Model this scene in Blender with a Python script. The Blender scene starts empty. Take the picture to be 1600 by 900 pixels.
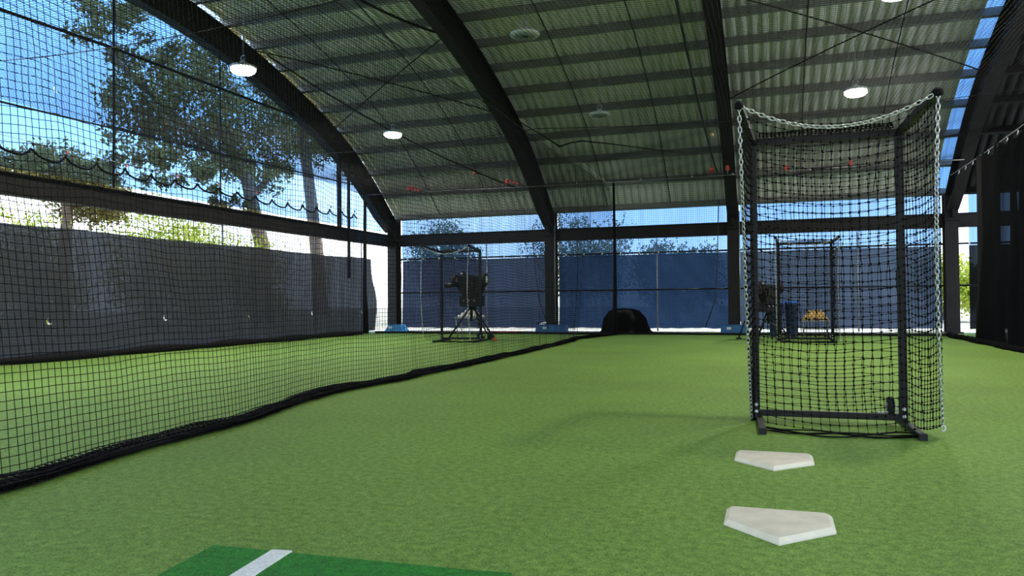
import bpy, math, random
import numpy as np
from mathutils import Vector, Matrix

random.seed(7)
rng = np.random.default_rng(11)
sc = bpy.context.scene
COL = sc.collection
PI = math.pi

# ------------------------------------------------------------------ camera
FPX, YAW, PITCH, ROLL, CAMH = 1207.0, 0.3253, 0.0174, -0.0092, 0.9
fw = Vector((-math.sin(YAW) * math.cos(PITCH), math.cos(YAW) * math.cos(PITCH), math.sin(PITCH)))
rt = Vector((math.cos(YAW), math.sin(YAW), 0))
up = rt.cross(fw)
rt, up = math.cos(ROLL) * rt + math.sin(ROLL) * up, -math.sin(ROLL) * rt + math.cos(ROLL) * up
cam = bpy.data.cameras.new('camera')
cam.sensor_width = 36.0
cam.lens = FPX / 1600 * 36.0
cam.clip_end = 500
co = bpy.data.objects.new('camera', cam)
COL.objects.link(co)
co.matrix_world = Matrix(((rt.x, up.x, -fw.x, 0), (rt.y, up.y, -fw.y, 0), (rt.z, up.z, -fw.z, CAMH), (0, 0, 0, 1)))
sc.camera = co

# ------------------------------------------------------------------ world, sun, exposure
SKY = 3.5
SUN = 9.0
LAMP_W = 230.0
w = bpy.data.worlds.new('sky')
sc.world = w
w.use_nodes = True
nt = w.node_tree
nt.nodes.clear()
o = nt.nodes.new('ShaderNodeOutputWorld')
bg = nt.nodes.new('ShaderNodeBackground')
tc = nt.nodes.new('ShaderNodeTexCoord')
sep = nt.nodes.new('ShaderNodeSeparateXYZ')
ramp = nt.nodes.new('ShaderNodeValToRGB')
ramp.color_ramp.elements[0].position = 0.0
ramp.color_ramp.elements[0].color = (0.95, 0.98, 1.0, 1)
ramp.color_ramp.elements[1].position = 0.75
ramp.color_ramp.elements[1].color = (0.28, 0.52, 1.0, 1)
e = ramp.color_ramp.elements.new(0.22)
e.color = (0.44, 0.70, 1.0, 1)
noi = nt.nodes.new('ShaderNodeTexNoise')
noi.inputs['Scale'].default_value = 2.6
noi.inputs['Detail'].default_value = 6
cr = nt.nodes.new('ShaderNodeValToRGB')
cr.color_ramp.elements[0].position = 0.5
cr.color_ramp.elements[1].position = 0.68
mx = nt.nodes.new('ShaderNodeMixRGB')
mx.inputs[2].default_value = (1.25, 1.25, 1.22, 1)
nt.links.new(tc.outputs['Generated'], sep.inputs[0])
nt.links.new(sep.outputs[2], ramp.inputs[0])
nt.links.new(tc.outputs['Generated'], noi.inputs[0])
nt.links.new(noi.outputs[0], cr.inputs[0])
nt.links.new(cr.outputs[0], mx.inputs[0])
nt.links.new(ramp.outputs[0], mx.inputs[1])
nt.links.new(mx.outputs[0], bg.inputs[0])
bg.inputs[1].default_value = SKY
nt.links.new(bg.outputs[0], o.inputs[0])

sl = bpy.data.lights.new('sun', 'SUN')
sl.energy = SUN
sl.angle = math.radians(0.6)
sl.color = (1.0, 0.95, 0.86)
so = bpy.data.objects.new('sun', sl)
COL.objects.link(so)
sd = Vector((0.45, 0.40, 1.15)).normalized()          # direction towards the sun
so.rotation_euler = sd.to_track_quat('Z', 'Y').to_euler()
so.location = sd * 60

vs = sc.view_settings
vs.view_transform = 'Standard'
vs.look = 'None'
vs.exposure = 0.0
vs.gamma = 1.0
vs.use_curve_mapping = False
sc.cycles.use_denoising = True
sc.cycles.max_bounces = 8
sc.cycles.diffuse_bounces = 4
sc.cycles.transparent_max_bounces = 16
sc.cycles.sample_clamp_indirect = 6

# ------------------------------------------------------------------ materials
def mat(name, col, rough=0.6, metal=0.0, spec=0.4, noise=0.0, nscale=8.0, bump=0.0, bscale=60.0):
    m = bpy.data.materials.new(name)
    m.use_nodes = True
    n = m.node_tree.nodes
    l = m.node_tree.links
    b = n['Principled BSDF']
    b.inputs['Base Color'].default_value = (*col, 1)
    b.inputs['Roughness'].default_value = rough
    b.inputs['Metallic'].default_value = metal
    b.inputs['Specular IOR Level'].default_value = spec
    if noise or bump:
        t = n.new('ShaderNodeTexCoord')
    if noise:
        x = n.new('ShaderNodeTexNoise')
        x.inputs['Scale'].default_value = nscale
        x.inputs['Detail'].default_value = 5
        r = n.new('ShaderNodeValToRGB')
        r.color_ramp.elements[0].position = 0.3
        r.color_ramp.elements[1].position = 0.7
        r.color_ramp.elements[0].color = (*[c * (1 - noise) for c in col], 1)
        r.color_ramp.elements[1].color = (*[min(1, c * (1 + noise)) for c in col], 1)
        l.new(t.outputs['Object'], x.inputs[0])
        l.new(x.outputs[0], r.inputs[0])
        l.new(r.outputs[0], b.inputs['Base Color'])
    if bump:
        x2 = n.new('ShaderNodeTexNoise')
        x2.inputs['Scale'].default_value = bscale
        x2.inputs['Detail'].default_value = 3
        bp = n.new('ShaderNodeBump')
        bp.inputs['Strength'].default_value = bump
        bp.inputs['Distance'].default_value = 0.02
        l.new(t.outputs['Object'], x2.inputs[0])
        l.new(x2.outputs[0], bp.inputs['Height'])
        l.new(bp.outputs[0], b.inputs['Normal'])
    return m

def emit_mat(name, col, s):
    m = bpy.data.materials.new(name)
    m.use_nodes = True
    b = m.node_tree.nodes['Principled BSDF']
    b.inputs['Base Color'].default_value = (0.8, 0.8, 0.8, 1)
    b.inputs['Emission Color'].default_value = (*col, 1)
    b.inputs['Emission Strength'].default_value = s
    return m

def cloth_mat(name, thru, tint, refl, transl, crescent=None, weave=0.35, wscale=26.0):
    """Woven shade cloth: a share of light goes straight through (tinted), the rest is diffuse / translucent yarn."""
    m = bpy.data.materials.new(name)
    m.use_nodes = True
    n = m.node_tree.nodes
    l = m.node_tree.links
    n.clear()
    out = n.new('ShaderNodeOutputMaterial')
    tr = n.new('ShaderNodeBsdfTransparent')
    tr.inputs[0].default_value = (*tint, 1)
    df = n.new('ShaderNodeBsdfDiffuse')
    df.inputs[0].default_value = (*refl, 1)
    tl = n.new('ShaderNodeBsdfTranslucent')
    tl.inputs[0].default_value = (*transl, 1)
    add = n.new('ShaderNodeMixShader')
    add.inputs[0].default_value = 0.5
    l.new(df.outputs[0], add.inputs[1])
    l.new(tl.outputs[0], add.inputs[2])
    mix = n.new('ShaderNodeMixShader')
    l.new(add.outputs[0], mix.inputs[1])
    l.new(tr.outputs[0], mix.inputs[2])
    t = n.new('ShaderNodeTexCoord')
    nz = n.new('ShaderNodeTexNoise')
    mp = n.new('ShaderNodeMapping')
    mp.inputs['Scale'].default_value = (6, 6, 0.35)
    nz.inputs['Scale'].default_value = 1.0
    nz.inputs['Detail'].default_value = 4
    l.new(t.outputs['Object'], mp.inputs[0])
    l.new(mp.outputs[0], nz.inputs[0])
    mr = n.new('ShaderNodeMapRange')
    mr.inputs['From Min'].default_value = 0.3
    mr.inputs['From Max'].default_value = 0.7
    mr.inputs['To Min'].default_value = thru * (1 - weave)
    mr.inputs['To Max'].default_value = min(1, thru * (1 + weave))
    l.new(nz.outputs[0], mr.inputs[0])
    fac = mr.outputs[0]
    if crescent:
        y0, z0, per = crescent
        s = n.new('ShaderNodeSeparateXYZ')
        l.new(t.outputs['Object'], s.inputs[0])
        def M(op, a, b=None):
            q = n.new('ShaderNodeMath')
            q.operation = op
            for i, v in enumerate((a, b)):
                if v is None:
                    continue
                if isinstance(v, (int, float)):
                    q.inputs[i].default_value = v
                else:
                    l.new(v, q.inputs[i])
            return q.outputs[0]
        yy = M('SUBTRACT', M('FLOORED_MODULO', M('SUBTRACT', s.outputs[1], y0 - per / 2), per), per / 2)
        zz = M('SUBTRACT', s.outputs[2], z0)
        def disc(cy, cz, r):
            a = M('SUBTRACT', yy, cy)
            b = M('SUBTRACT', zz, cz)
            return M('LESS_THAN', M('ADD', M('MULTIPLY', a, a), M('MULTIPLY', b, b)), r * r)
        cre = M('MULTIPLY', disc(0, 0, 0.06), M('SUBTRACT', 1.0, disc(0.028, 0.024, 0.06)))
        tr2 = n.new('ShaderNodeBsdfTransparent')
        mix2 = n.new('ShaderNodeMixShader')
        l.new(fac, mix.inputs[0])
        l.new(cre, mix2.inputs[0])
        l.new(mix.outputs[0], mix2.inputs[1])
        l.new(tr2.outputs[0], mix2.inputs[2])
        l.new(mix2.outputs[0], out.inputs[0])
        return m
    l.new(fac, mix.inputs[0])
    l.new(mix.outputs[0], out.inputs[0])
    return m

def leaf_mat(name, c1, c2):
    m = bpy.data.materials.new(name)
    m.use_nodes = True
    n = m.node_tree.nodes
    l = m.node_tree.links
    n.clear()
    out = n.new('ShaderNodeOutputMaterial')
    geo = n.new('ShaderNodeTexCoord')
    nz = n.new('ShaderNodeTexNoise')
    nz.inputs['Scale'].default_value = 1.3
    rp = n.new('ShaderNodeValToRGB')
    rp.color_ramp.elements[0].position = 0.35
    rp.color_ramp.elements[1].position = 0.65
    rp.color_ramp.elements[0].color = (*c1, 1)
    rp.color_ramp.elements[1].color = (*c2, 1)
    l.new(geo.outputs['Object'], nz.inputs[0])
    l.new(nz.outputs[0], rp.inputs[0])
    d = n.new('ShaderNodeBsdfDiffuse')
    t = n.new('ShaderNodeBsdfTranslucent')
    x = n.new('ShaderNodeMixShader')
    x.inputs[0].default_value = 0.45
    l.new(rp.outputs[0], d.inputs[0])
    l.new(rp.outputs[0], t.inputs[0])
    l.new(d.outputs[0], x.inputs[1])
    l.new(t.outputs[0], x.inputs[2])
    l.new(x.outputs[0], out.inputs[0])
    return m

def turf_mat(name, dark, light, big=0.25):
    m = bpy.data.materials.new(name)
    m.use_nodes = True
    n = m.node_tree.nodes
    l = m.node_tree.links
    b = n['Principled BSDF']
    b.inputs['Roughness'].default_value = 0.75
    b.inputs['Specular IOR Level'].default_value = 0.25
    t = n.new('ShaderNodeTexCoord')
    def nz(scale, det, rough=0.6):
        x = n.new('ShaderNodeTexNoise')
        x.inputs['Scale'].default_value = scale
        x.inputs['Detail'].default_value = det
        x.inputs['Roughness'].default_value = rough
        l.new(t.outputs['Object'], x.inputs[0])
        return x.outputs[0]
    fine = nz(120, 3, 0.8)
    mid = nz(26, 3)
    bigf = nz(0.55, 3)
    r = n.new('ShaderNodeValToRGB')
    r.color_ramp.elements[0].position = 0.40
    r.color_ramp.elements[1].position = 0.61
    r.color_ramp.elements[0].color = (*dark, 1)
    r.color_ramp.elements[1].color = (*light, 1)
    mxx = n.new('ShaderNodeMath')
    mxx.operation = 'MULTIPLY_ADD'
    mxx.inputs[1].default_value = 0.3
    l.new(mid, mxx.inputs[0])
    a2 = n.new('ShaderNodeMath')
    a2.operation = 'MULTIPLY'
    a2.inputs[1].default_value = 0.7
    l.new(fine, a2.inputs[0])
    l.new(a2.outputs[0], mxx.inputs[2])
    l.new(mxx.outputs[0], r.inputs[0])
    hs = n.new('ShaderNodeHueSaturation')
    mr = n.new('ShaderNodeMapRange')
    mr.inputs['From Min'].default_value = 0.3
    mr.inputs['From Max'].default_value = 0.7
    mr.inputs['To Min'].default_value = 1 - big
    mr.inputs['To Max'].default_value = 1 + big
    l.new(bigf, mr.inputs[0])
    l.new(mr.outputs[0], hs.inputs['Value'])
    l.new(r.outputs[0], hs.inputs['Color'])
    l.new(hs.outputs[0], b.inputs['Base Color'])
    bp = n.new('ShaderNodeBump')
    bp.inputs['Strength'].default_value = 0.55
    bp.inputs['Distance'].default_value = 0.012
    l.new(fine, bp.inputs['Height'])
    l.new(bp.outputs[0], b.inputs['Normal'])
    return m

M_TURF = turf_mat('turf', (0.070, 0.150, 0.014), (0.275, 0.445, 0.085), 0.10)
M_MAT = turf_mat('mat_turf', (0.008, 0.10, 0.008), (0.035, 0.30, 0.03), 0.05)
M_WTURF = turf_mat('white_turf', (0.7, 0.7, 0.66), (0.95, 0.95, 0.92), 0.04)
M_STEEL = mat('dark_steel', (0.012, 0.011, 0.010), 0.55, 0.0, 0.25, noise=0.3, nscale=3)
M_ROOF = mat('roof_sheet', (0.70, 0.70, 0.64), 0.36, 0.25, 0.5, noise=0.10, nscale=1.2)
M_ROOFSHADE = mat('roof_sheet_shade', (0.02, 0.02, 0.02), 0.7, 0, 0.2)  # shade of the unlit end bay put into the sheet colour
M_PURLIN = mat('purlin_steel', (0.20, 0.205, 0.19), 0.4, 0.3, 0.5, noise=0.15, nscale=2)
M_BLUEROOF = cloth_mat('blue_roof_strip', 0.03, (0.4, 0.6, 1.0), (0.35, 0.42, 0.5), (0.09, 0.23, 0.46), weave=0.1)
M_NET = mat('net_twine', (0.007, 0.007, 0.008), 0.8, 0, 0.12)
M_NETB = mat('screen_twine', (0.006, 0.006, 0.006), 0.75, 0, 0.12)
M_BLACK = mat('black_paint', (0.011, 0.011, 0.011), 0.5, 0, 0.25, noise=0.4, nscale=12)
M_RUBBER = mat('black_rubber', (0.014, 0.014, 0.014), 0.8)
M_ZINC = mat('zinc', (0.62, 0.63, 0.62), 0.35, 0.85, 0.5, noise=0.15, nscale=30)
M_CABLE = mat('steel_cable', (0.45, 0.45, 0.43), 0.4, 0.7)
M_BCABLE = mat('black_cable', (0.012, 0.012, 0.012), 0.6)
M_GALV = mat('galvanised', (0.30, 0.31, 0.31), 0.45, 0.5, 0.4, noise=0.15, nscale=10)
M_PLATE = mat('plate_rubber', (0.70, 0.635, 0.50), 0.6, 0, 0.3, noise=0.12, nscale=9, bump=0.15, bscale=40)
M_PLATEB = mat('plate_bevel', (0.76, 0.70, 0.56), 0.55, 0, 0.3, noise=0.08, nscale=14)
M_RED = mat('red_plastic', (0.75, 0.09, 0.07), 0.4)
M_ORANGE = mat('orange_plastic', (0.85, 0.16, 0.03), 0.45)
M_BLUE = mat('blue_vinyl', (0.03, 0.13, 0.33), 0.55, 0, 0.4, noise=0.2, nscale=6)
M_LBLUE = mat('light_blue_tarp', (0.05, 0.25, 0.55), 0.5, 0, 0.4, noise=0.25, nscale=7)
M_BIN = mat('blue_bin_lid', (0.02, 0.11, 0.42), 0.4)
M_BINB = mat('dark_blue_bin', (0.012, 0.03, 0.085), 0.5)
M_TARP = mat('black_tarp', (0.004, 0.004, 0.004), 0.9, 0, 0.04, bump=0.3, bscale=9)
M_WHITE = mat('white_plastic', (0.75, 0.75, 0.73), 0.5)
M_BALLW = mat('white_ball', (0.78, 0.76, 0.70), 0.6, noise=0.1, nscale=30)
M_BALLY = mat('tan_ball', (0.72, 0.50, 0.20), 0.6, noise=0.15, nscale=30)
M_BALLO = mat('orange_ball', (0.85, 0.55, 0.25), 0.6)
M_CONC = mat('pale_concrete', (0.62, 0.60, 0.56), 0.85, noise=0.15, nscale=2)
M_DIRT = mat('outside_ground', (0.26, 0.24, 0.17), 0.95, noise=0.3, nscale=0.8)
M_BARK = mat('bark', (0.16, 0.12, 0.09), 0.9, noise=0.3, nscale=5, bump=0.4, bscale=12)
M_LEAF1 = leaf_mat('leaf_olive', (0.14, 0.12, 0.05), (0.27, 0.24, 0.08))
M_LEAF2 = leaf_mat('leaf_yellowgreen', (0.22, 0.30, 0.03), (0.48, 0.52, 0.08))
M_LAMPH = mat('lamp_housing', (0.75, 0.78, 0.76), 0.35, 0.3)
M_LENS = mat('lamp_lens_off', (0.25, 0.30, 0.27), 0.3, 0.1)
M_LIT = emit_mat('lamp_lit', (1.0, 0.98, 0.90), 30.0)
M_GABLE = cloth_mat('gable_mesh', 0.80, (0.34, 0.56, 0.90), (0.16, 0.15, 0.135), (0.04, 0.045, 0.05), crescent=(9.88, 4.56, 2.5), weave=0.12)
M_LCURT = cloth_mat('left_curtain', 0.03, (0.4, 0.5, 0.65), (0.095, 0.09, 0.09), (0.026, 0.026, 0.03), crescent=(9.75, 0.64, 2.6), weave=0.5)
M_FTOP = cloth_mat('far_top_mesh', 0.55, (0.26, 0.44, 0.72), (0.03, 0.06, 0.12), (0.02, 0.07, 0.16), weave=0.12)
M_FCURT1 = cloth_mat('far_curtain_grey_blue', 0.02, (0.25, 0.38, 0.6), (0.055, 0.065, 0.10), (0.017, 0.025, 0.048), weave=0.3)
M_FCURT2 = cloth_mat('far_curtain_blue', 0.02, (0.22, 0.4, 0.7), (0.035, 0.06, 0.11), (0.011, 0.025, 0.056), weave=0.3)
M_FCURT3 = cloth_mat('far_curtain_pale', 0.025, (0.3, 0.42, 0.6), (0.08, 0.10, 0.14), (0.035, 0.05, 0.08), weave=0.3)
M_RCURT = cloth_mat('black_curtain', 0.03, (0.3, 0.4, 0.5), (0.008, 0.008, 0.009), (0.003, 0.003, 0.004), weave=0.8)

# ------------------------------------------------------------------ helpers
def link(name, me, parent=None, loc=None, rz=0.0):
    ob = bpy.data.objects.new(name, me)
    COL.objects.link(ob)
    if parent is not None:
        ob.parent = parent
    if loc is not None:
        ob.location = loc
    if rz:
        ob.rotation_euler = (0, 0, rz)
    return ob

def tag(ob, label=None, cat=None, group=None, kind=None):
    if label:
        ob['label'] = label
    if cat:
        ob['category'] = cat
    if group:
        ob['group'] = group
    if kind:
        ob['kind'] = kind
    return ob

def thing(name, label, cat, loc=(0, 0, 0), rz=0.0, group=None, kind=None):
    return tag(link(name, None, None, loc, rz), label, cat, group, kind)

def np_mesh(name, verts, quads, m, smooth=False):
    me = bpy.data.meshes.new(name)
    verts = np.asarray(verts, np.float32).reshape(-1, 3)
    quads = np.asarray(quads, np.int32).reshape(-1, 4)
    me.vertices.add(len(verts))
    me.vertices.foreach_set('co', verts.ravel())
    me.loops.add(quads.size)
    me.loops.foreach_set('vertex_index', quads.ravel())
    me.polygons.add(len(quads))
    me.polygons.foreach_set('loop_start', np.arange(0, quads.size, 4, dtype=np.int32))
    me.polygons.foreach_set('loop_total', np.full(len(quads), 4, np.int32))
    if smooth:
        me.polygons.foreach_set('use_smooth', np.ones(len(quads), bool))
    me.update(calc_edges=True)
    me.materials.append(m)
    return me

class MB:
    def __init__(s):
        s.v, s.f, s.sm = [], [], []
    def face(s, idx, smooth=False):
        s.f.append(idx)
        s.sm.append(smooth)
    def box(s, c, d, R=None):
        b = len(s.v)
        for i in (-1, 1):
            for j in (-1, 1):
                for k in (-1, 1):
                    p = Vector((i * d[0] / 2, j * d[1] / 2, k * d[2] / 2))
                    if R is not None:
                        p = R @ p
                    s.v.append((p.x + c[0], p.y + c[1], p.z + c[2]))
        for q in ((0, 1, 3, 2), (4, 6, 7, 5), (0, 4, 5, 1), (2, 3, 7, 6), (0, 2, 6, 4), (1, 5, 7, 3)):
            s.face([b + i for i in q])
        return s
    def bar(s, a, b_, wx, wy, upv=(0, 0, 1)):
        a, b_ = Vector(a), Vector(b_)
        t = (b_ - a).normalized()
        u = Vector(upv)
        if abs(t.dot(u)) > 0.95:
            u = Vector((1, 0, 0))
        x = t.cross(u).normalized()
        y = x.cross(t)
        b = len(s.v)
        for p in (a, b_):
            for i, j in ((-1, -1), (1, -1), (1, 1), (-1, 1)):
                s.v.append(tuple(p + x * (i * wx / 2) + y * (j * wy / 2)))
        for i in range(4):
            j = (i + 1) % 4
            s.face([b + i, b + j, b + 4 + j, b + 4 + i])
        s.face([b + 3, b + 2, b + 1, b])
        s.face([b + 4, b + 5, b + 6, b + 7])
        return s
    def tube(s, pts, r, n=8, closed=False, caps=True):
        pts = [Vector(p) for p in pts]
        N = len(pts)
        rr = r if isinstance(r, (list, tuple)) else [r] * N
        t0 = (pts[1] - pts[0]).normalized()
        ref = Vector((0, 0, 1)) if abs(t0.z) < 0.9 else Vector((1, 0, 0))
        x = t0.cross(ref).normalized()
        b = len(s.v)
        for i, p in enumerate(pts):
            if closed:
                t = (pts[(i + 1) % N] - pts[i - 1]).normalized()
            else:
                t = (pts[min(i + 1, N - 1)] - pts[max(i - 1, 0)]).normalized()
            x = (x - t * x.dot(t)).normalized()
            y = t.cross(x)
            for k in range(n):
                a = 2 * PI * k / n
                s.v.append(tuple(p + (x * math.cos(a) + y * math.sin(a)) * rr[i]))
        for i in range(N if closed else N - 1):
            i2 = (i + 1) % N
            for k in range(n):
                k2 = (k + 1) % n
                s.face([b + i * n + k, b + i * n + k2, b + i2 * n + k2, b + i2 * n + k], True)
        if caps and not closed:
            s.face([b + k for k in range(n)][::-1])
            s.face([b + (N - 1) * n + k for k in range(n)])
        return s
    def lathe(s, prof, c=(0, 0, 0), n=16, axis='Z'):
        b = len(s.v)
        for r, z in prof:
            for k in range(n):
                a = 2 * PI * k / n
                p = (r * math.cos(a), r * math.sin(a), z)
                if axis == 'X':
                    p = (p[2], p[0], p[1])
                elif axis == 'Y':
                    p = (p[1], p[2], p[0])
                s.v.append((p[0] + c[0], p[1] + c[1], p[2] + c[2]))
        for i in range(len(prof) - 1):
            for k in range(n):
                k2 = (k + 1) % n
                s.face([b + i * n + k, b + i * n + k2, b + (i + 1) * n + k2, b + (i + 1) * n + k], True)
        s.face([b + k for k in range(n)][::-1])
        s.face([b + (len(prof) - 1) * n + k for k in range(n)])
        return s
    def prism(s, poly, z0, z1, inset=0.0, zi=None):
        n = len(poly)
        b = len(s.v)
        for x, y in poly:
            s.v.append((x, y, z0))
        for x, y in poly:
            s.v.append((x, y, z1))
        for i in range(n):
            j = (i + 1) % n
            s.face([b + i, b + j, b + n + j, b + n + i])
        s.face([b + i for i in range(n)][::-1])
        s.face([b + n + i for i in range(n)])
        return s
    def build(s, name, m, parent=None, loc=None, rz=0.0):
        me = bpy.data.meshes.new(name)
        me.from_pydata(s.v, [], s.f)
        me.polygons.foreach_set('use_smooth', s.sm)
        me.materials.append(m)
        me.update()
        return link(name, me, parent, loc, rz)

def strands(G, r, up_vec):
    """G: array (S, N, 3), S strands of N points -> three-sided tubes."""
    S, N, _ = G.shape
    t = np.gradient(G, axis=1)
    t /= np.linalg.norm(t, axis=2, keepdims=True) + 1e-9
    u = np.broadcast_to(np.asarray(up_vec, float), t.shape)
    x = np.cross(t, u)
    ln = np.linalg.norm(x, axis=2, keepdims=True)
    alt = np.cross(t, np.array([0.31, 0.77, 0.55]))
    x = np.where(ln < 0.15, alt, x)
    x /= np.linalg.norm(x, axis=2, keepdims=True) + 1e-9
    y = np.cross(t, x)
    V = np.stack([G + r * (math.cos(a) * x + math.sin(a) * y) for a in (PI / 2, PI * 7 / 6, PI * 11 / 6)], axis=2)
    idx = np.arange(S * N * 3).reshape(S, N, 3)
    a = idx[:, :-1, :]
    b = idx[:, 1:, :]
    F = np.stack([a, np.roll(a, -1, 2), np.roll(b, -1, 2), b], axis=-1)
    return V.reshape(-1, 3), F.reshape(-1, 4)

def knots(P, r):
    P = P.reshape(-1, 3)
    n = len(P)
    D = np.array([(1, 0, 0), (0, 1, 0), (-1, 0, 0), (0, -1, 0), (0, 0, 1), (0, 0, -1)]) * r
    V = P[:, None, :] + D[None]
    tri = np.array([(0, 1, 4, 4), (1, 2, 4, 4), (2, 3, 4, 4), (3, 0, 4, 4), (1, 0, 5, 5), (2, 1, 5, 5), (3, 2, 5, 5), (0, 3, 5, 5)])
    return V.reshape(-1, 3), tri, n

def net_mesh(name, grids, r, m, nrm, knot=0.0):
    """grids: list of (nu, nv, 3) knot grids; twine along both directions."""
    VV, FF, off = [], [], 0
    for G in grids:
        for H in (G, G.transpose(1, 0, 2)):
            V, F = strands(H, r, nrm)
            VV.append(V)
            FF.append(F + off)
            off += len(V)
        if knot:
            P = G.reshape(-1, 3)
            k = np.array([(1, 1, 1), (1, -1, -1), (-1, 1, -1), (-1, -1, 1)]) * knot / 1.3
            V = (P[:, None, :] + k[None]).reshape(-1, 3)
            b = (np.arange(len(P)) * 4)[:, None, None]
            # tetrahedron as two folded quads
            F = (b + np.array([(0, 1, 2, 3), (0, 2, 3, 1), (0, 3, 1, 2)])[None]).reshape(-1, 4)
            VV.append(V)
            FF.append(F + off)
            off += len(V)
    return np_mesh(name, np.concatenate(VV), np.concatenate(FF), m)

def copy_tree(src, parent=None):
    c = src.copy()
    COL.objects.link(c)
    c.parent = parent
    for ch in src.children:
        copy_tree(ch, c)
    return c

def smooth_noise(x, seed, k=5):
    rs = np.random.default_rng(seed)
    o_ = np.zeros_like(x, dtype=float)
    for i in range(k):
        o_ += rs.uniform(0.4, 1) / (i + 1) * np.sin(x * rs.uniform(0.5, 1.6) * (i + 1) + rs.uniform(0, 6.28))
    return o_ / 1.8

# ------------------------------------------------------------------ building dimensions
RIB_X = [-11.34, -6.18, -1.0, 4.27, 9.5]
FAR, NEAR, MID = 22.0, -1.0, 10.5
PROF = np.array([(22.05, 3.58), (21.2, 4.25), (20.36, 4.87), (19.4, 5.42), (18.4, 5.87), (17.5, 6.19), (16.3, 6.57), (15, 6.92), (13.5, 7.22), (12, 7.42), (10.5, 7.48)])
def zr(y):
    y = np.asarray(y, float)
    y = np.where(y < MID, 2 * MID - y, y)
    return np.interp(y, PROF[::-1, 0], PROF[::-1, 1])
fy = np.linspace(-1.05, 22.05, 700)
fz = zr(fy)
k_ = np.ones(41) / 41
fz2 = np.convolve(np.pad(fz, 20, mode='reflect', reflect_type='odd'), k_, 'valid')
sa = np.concatenate([[0], np.cumsum(np.hypot(np.diff(fy), np.diff(fz2)))])
def arc(s):                       # point and unit tangent at arc length s from the near eave
    y = np.interp(s, sa, fy)
    z = np.interp(s, sa, fz2)
    y2, z2 = np.interp(s + .02, sa, fy), np.interp(s + .02, sa, fz2)
    y1, z1 = np.interp(s - .02, sa, fy), np.interp(s - .02, sa, fz2)
    l_ = math.hypot(y2 - y1, z2 - z1)
    return y, z, (y2 - y1) / l_, (z2 - z1) / l_
SL = sa[-1]
def zroof(y):
    return float(np.interp(y, fy, fz2))

# ------------------------------------------------------------------ floor and ground
def grid_floor(name, x0, x1, y0, y1, z, m, n=2):
    mb = MB()
    mb.box(((x0 + x1) / 2, (y0 + y1) / 2, z - 0.02), (x1 - x0, y1 - y0, 0.04))
    return tag(mb.build(name, m), kind='structure')
tag(grid_floor('floor', -11.75, 4.75, -2.6, 21.85, 0.0, M_TURF), 'bright green artificial turf covering the whole batting cage floor')
tag(grid_floor('ground', -90, 60, -60, 120, -0.045, M_DIRT), 'dry earth and grass outside the shed')
tag(grid_floor('trim_1', -12.4, 10.2, 21.86, 23.2, 0.012, M_CONC), 'pale concrete strip along the foot of the far wall')
tag(grid_floor('trim_4', 4.76, 16.0, -2.6, 21.85, 0.0, M_CONC), 'pale concrete floor of the bay behind the black curtain')  # pale floor added to bounce light up onto the roof
tag(grid_floor('trim_2', -13.4, -11.76, -2.6, 21.85, 0.012, M_CONC), 'pale concrete strip outside the left wall')
tag(grid_floor('trim_3', -14, 12, -14, -2.62, 0.0, M_CONC), 'pale concrete apron behind the camera')

# ------------------------------------------------------------------ roof
def corr_profile(x0, x1, per=0.21):
    xs, hs = [], []
    n = max(1, int(round((x1 - x0) / per)))
    p = (x1 - x0) / n
    for i in range(n):
        b = x0 + i * p
        for fx, h in ((0.0, 0), (0.62, 0), (0.70, 0.055), (0.90, 0.055)):
            xs.append(b + fx * p)
            hs.append(h)
    xs.append(x1)
    hs.append(0)
    return np.array(xs), np.array(hs)
def roof_sheet(name, x0, x1, m, parent):
    xs, hs = corr_profile(x0, x1)
    ss = np.linspace(0.0, SL, 49)
    V = np.zeros((len(ss), len(xs), 3))
    for i, s in enumerate(ss):
        y, z, ty, tz = arc(s)
        V[i, :, 0] = xs
        V[i, :, 1] = y - tz * hs
        V[i, :, 2] = z + ty * hs
    idx = np.arange(len(ss) * len(xs)).reshape(len(ss), len(xs))
    F = np.stack([idx[:-1, :-1], idx[:-1, 1:], idx[1:, 1:], idx[1:, :-1]], -1)
    return link(name, np_mesh(name, V, F, m), parent)
ceil = tag(link('ceiling', None), 'curved corrugated metal roof of the shed', kind='structure')
for a_, b_ in zip(RIB_X[:-1], RIB_X[1:]):
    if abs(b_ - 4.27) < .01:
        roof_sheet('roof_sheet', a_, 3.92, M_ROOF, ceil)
        tag(roof_sheet('blue_roof_sheet', 3.92, b_, M_BLUEROOF, ceil), 'translucent blue corrugated roof strip beside the steel rib')  # strip of blue translucent sheet along the rib
    else:
        roof_sheet('roof_sheet', a_, b_, M_ROOF if a_ < 4 else M_ROOFSHADE, ceil)  # end bay gets the sheet with shade in its colour
NP = 26
for i in range(NP):                                   # purlins run along the shed, C-shaped
    s = 0.12 + (SL - 0.24) * i / (NP - 1)
    y, z, ty, tz = arc(s)
    nx = Vector((0, tz, -ty))                         # pointing down into the room
    tt = Vector((0, ty, tz))
    R = Matrix(((1, 0, 0), (0, ty, -tz), (0, tz, ty)))
    for xa, xb, pm in ((RIB_X[0], RIB_X[3], M_PURLIN), (RIB_X[3], RIB_X[4], M_STEEL)):  # end-bay purlins coloured dark to stand in for shade
        mb = MB()
        L = xb - xa
        c0 = Vector(((xa + xb) / 2, y, z))
        mb.box(c0 + nx * 0.09, (L, 0.018, 0.18), R)
        mb.box(c0 + nx * 0.010 + tt * 0.035, (L, 0.07, 0.012), R)
        mb.box(c0 + nx * 0.176 + tt * 0.035, (L, 0.07, 0.012), R)
        mb.build('purlin', pm, ceil)
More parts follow.
